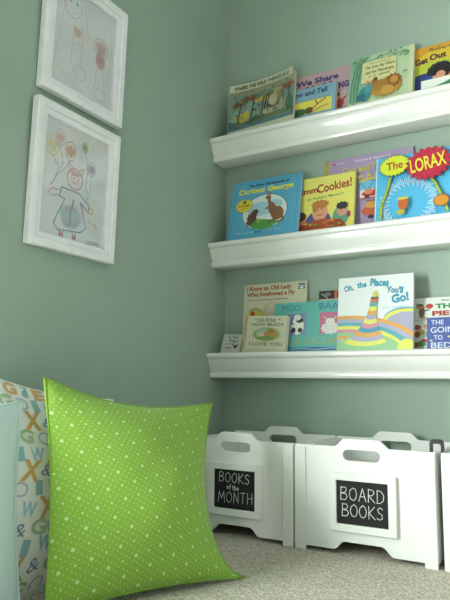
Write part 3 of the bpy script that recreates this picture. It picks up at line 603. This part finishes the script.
def cover_mesh(name, f, side, m, parent, N=44):
    V = [f(i / N, j / N, side) for j in range(N + 1) for i in range(N + 1)]
    F = []
    for j in range(N):
        for i in range(N):
            a = j * (N + 1) + i; q = (a, a + 1, a + N + 2, a + N + 1); F.append(q if side > 0 else q[::-1])
    o = link_mesh(name, V, F, m, parent=parent, smooth=True)
    uv = o.data.uv_layers.new(name='UVMap')
    for l in o.data.loops:
        vi = l.vertex_index; uv.data[l.index].uv = ((vi % (N + 1)) / N, (vi // (N + 1)) / N)
    return o
def piping(f, m, parent, r=.0022, N=44):
    pts = [f(i / N, 0, 0) for i in range(N)] + [f(1, i / N, 0) for i in range(N)] + [f(1 - i / N, 1, 0) for i in range(N)] + [f(0, 1 - i / N, 0) for i in range(N)]
    V, F = [], []; n = len(pts); k = 6
    for i, p in enumerate(pts):
        t = (pts[(i + 1) % n] - pts[i - 1]).normalized(); a = t.cross(Vector((.3, .4, .86))).normalized(); b = t.cross(a)
        V += [p + a * r * math.cos(6.283 * j / k) + b * r * math.sin(6.283 * j / k) for j in range(k)]
    for i in range(n):
        for j in range(k): F.append((i * k + j, ((i + 1) % n) * k + j, ((i + 1) % n) * k + (j + 1) % k, i * k + (j + 1) % k))
    return link_mesh('seam', V, F, m, parent=parent, smooth=True)
def fabric_bump(nt, b, scale=420, dist=.0006, st=.5):
    tc = nt.nodes.new('ShaderNodeTexCoord'); n = nt.nodes.new('ShaderNodeTexNoise'); n.inputs['Scale'].default_value = scale; n.inputs['Detail'].default_value = 2
    nt.links.new(tc.outputs['Object'], n.inputs['Vector']); bp = nt.nodes.new('ShaderNodeBump'); bp.inputs['Strength'].default_value = st; bp.inputs['Distance'].default_value = dist
    nt.links.new(n.outputs['Fac'], bp.inputs['Height']); nt.links.new(bp.outputs['Normal'], b.inputs['Normal'])
def dot_fabric():
    m = bpy.data.materials.new('green_dotted_cotton'); m.use_nodes = True; nt = m.node_tree; b = nt.nodes['Principled BSDF']
    b.inputs['Roughness'].default_value = .85; b.inputs['Sheen Weight'].default_value = .15
    L = nt.links.new
    uv = nt.nodes.new('ShaderNodeUVMap')
    def dots(freq, rad, rot, off=(0, 0)):
        mp = nt.nodes.new('ShaderNodeMapping'); mp.inputs['Scale'].default_value = (freq, freq, 1); mp.inputs['Rotation'].default_value = (0, 0, math.radians(rot)); mp.inputs['Location'].default_value = (off[0], off[1], 0)
        L(uv.outputs[0], mp.inputs[0])
        fr = nt.nodes.new('ShaderNodeVectorMath'); fr.operation = 'FRACTION'; L(mp.outputs[0], fr.inputs[0])
        sb = nt.nodes.new('ShaderNodeVectorMath'); sb.operation = 'SUBTRACT'; sb.inputs[1].default_value = (.5, .5, 0); L(fr.outputs[0], sb.inputs[0])
        ln = nt.nodes.new('ShaderNodeVectorMath'); ln.operation = 'LENGTH'; L(sb.outputs[0], ln.inputs[0])
        r = nt.nodes.new('ShaderNodeMapRange'); r.inputs['From Min'].default_value = rad * 1.25; r.inputs['From Max'].default_value = rad * .75; L(ln.outputs['Value'], r.inputs['Value'])
        return r.outputs['Result']
    d1 = dots(10.5, .085, 32); d2 = dots(10.5 * 4, .14, 32, (.5, .5)); d3 = dots(10.5 , .055, 32, (.5, .5))
    mul = nt.nodes.new('ShaderNodeMath'); mul.operation = 'MULTIPLY'; mul.inputs[1].default_value = .6; L(d2, mul.inputs[0])
    mx = nt.nodes.new('ShaderNodeMath'); mx.operation = 'MAXIMUM'; L(d1, mx.inputs[0]); L(mul.outputs[0], mx.inputs[1])
    mx2 = nt.nodes.new('ShaderNodeMath'); mx2.operation = 'MAXIMUM'; L(mx.outputs[0], mx2.inputs[0]); L(d3, mx2.inputs[1])
    c = nt.nodes.new('ShaderNodeMix'); c.data_type = 'RGBA'; c.inputs['A'].default_value = rgb('#82ac3a'); c.inputs['B'].default_value = rgb('#bcd898'); L(mx2.outputs[0], c.inputs['Factor'])
    L(c.outputs['Result'], b.inputs['Base Color']); fabric_bump(nt, b); return m
def plain_fabric(name, h):
    m = bpy.data.materials.new(name); m.use_nodes = True; b = m.node_tree.nodes['Principled BSDF']
    b.inputs['Base Color'].default_value = rgb(h); b.inputs['Roughness'].default_value = .85; b.inputs['Sheen Weight'].default_value = .1; fabric_bump(m.node_tree, b); return m
M_GREEN = dot_fabric(); M_IVORY = plain_fabric('ivory_cotton', '#f1f3ee'); M_PBLUE = plain_fabric('pale_blue_cotton', '#c4dcdc')

def pillow(name, corners, T, pinch, m, label, seed, sag=0.0, deco=None, wr=.006, rp=0.0, seam=None):
    f = surf(*corners, T, pinch, sag, seed, wr, rp)
    c = sum((Vector(p) for p in corners), Vector()) / 4
    root = empty(name, (c.x, c.y, ZF), label, 'pillow')
    g = lambda u, v, s, off=0.0: f(u, v, s, off) - Vector((c.x, c.y, ZF))
    fr = cover_mesh('pillow_front', g, 1, m, root); cover_mesh('pillow_back', g, -1, m, root); piping(g, seam or m, root)
    if deco:
        a = Art(1, 1); deco(a); V, F, I, Ms = [], [], [], []
        a.mesh(lambda x, y, d: g(min(1, max(0, x)), min(1, max(0, y)), 1, .0013), V, F, I, Ms, cell=30)
        o = link_mesh('printed_letters', V, F, Ms, I, parent=fr)
    return root
pillow('throw_pillow', ((-.762, .732, -.366), (-.592, 1.080, -.367), (-.735, 1.183, -.043), (-.862, .797, .010)), .064, .06, M_GREEN,
       'lime green throw pillow with white dots, propped on the carpet in front', 4, sag=.021, rp=.135, seam=plain_fabric('green_seam', '#80aa38'))
LC = {'E': '#cf9a52', '&': '#6f8fb4', 'G': '#a9c4a0', 'X': '#c9963f', 'W': '#8fb9d2', 'O': '#b9bfd2', 'I': '#8fc0bd', 'N': '#9ec4dc'}
def d_letters(a):
    rows = ['E&GIW&XO', 'W&XGIONE', 'X&IGOWXI', 'GOIN&XGE']
    seq = [('W', '#a3c6da'), ('X', '#d3aa62'), ('&', '#7f93ad'), ('G', '#a9c59a'), ('O', '#b7bfd6'), ('I', '#8fbcc4')]
    k = 0; r = random.Random(2); nr = 12; nc = 11
    for j in range(nr):
        v = .965 - j * (.94 / (nr - 1)); 
        for i in range(nc):
            u = .05 + i * .09 + (.045 if j % 2 else 0)
            if u > .97: continue
            ch, c = seq[(i * 1 + j * 2 + (j // 3)) % 6]
            if j == 0: ch, c = [('E', '#d8ae70'), ('&', '#6f8fb4'), ('G', '#d8b47c'), ('I', '#8fc0bd')][i % 4]
            big = 1.5 if ch == 'X' else (.8 if ch == '&' else 1.0)
            a.text(ch, min(.95, u) + r.uniform(-.006, .006), v + r.uniform(-.006, .006), .076 * big * (.5 if ch == 'I' else 1), .070 * big, mat(c, .85), rot=r.uniform(-12, 12), bold=.035 if ch not in '&O' else 0.0, shear=.2 if ch in 'X&' else 0)
pillow('throw_pillow', ((-.862, .640, -.368), (-.862, 1.060, -.366), (-.950, 1.090, -.038), (-.950, .690, .030)), .045, .045, M_IVORY,
       'ivory throw pillow printed with pastel letters, behind the lime green pillow', 9, sag=.01, deco=d_letters, wr=.004)
pillow('throw_pillow', ((-.818, .290, -.366), (-.816, .728, -.362), (-.872, .757, -.034), (-.872, .335, -.02)), .048, .05, M_PBLUE,
       'plain pale blue throw pillow at the far left, cut off by the frame', 13, sag=.015)
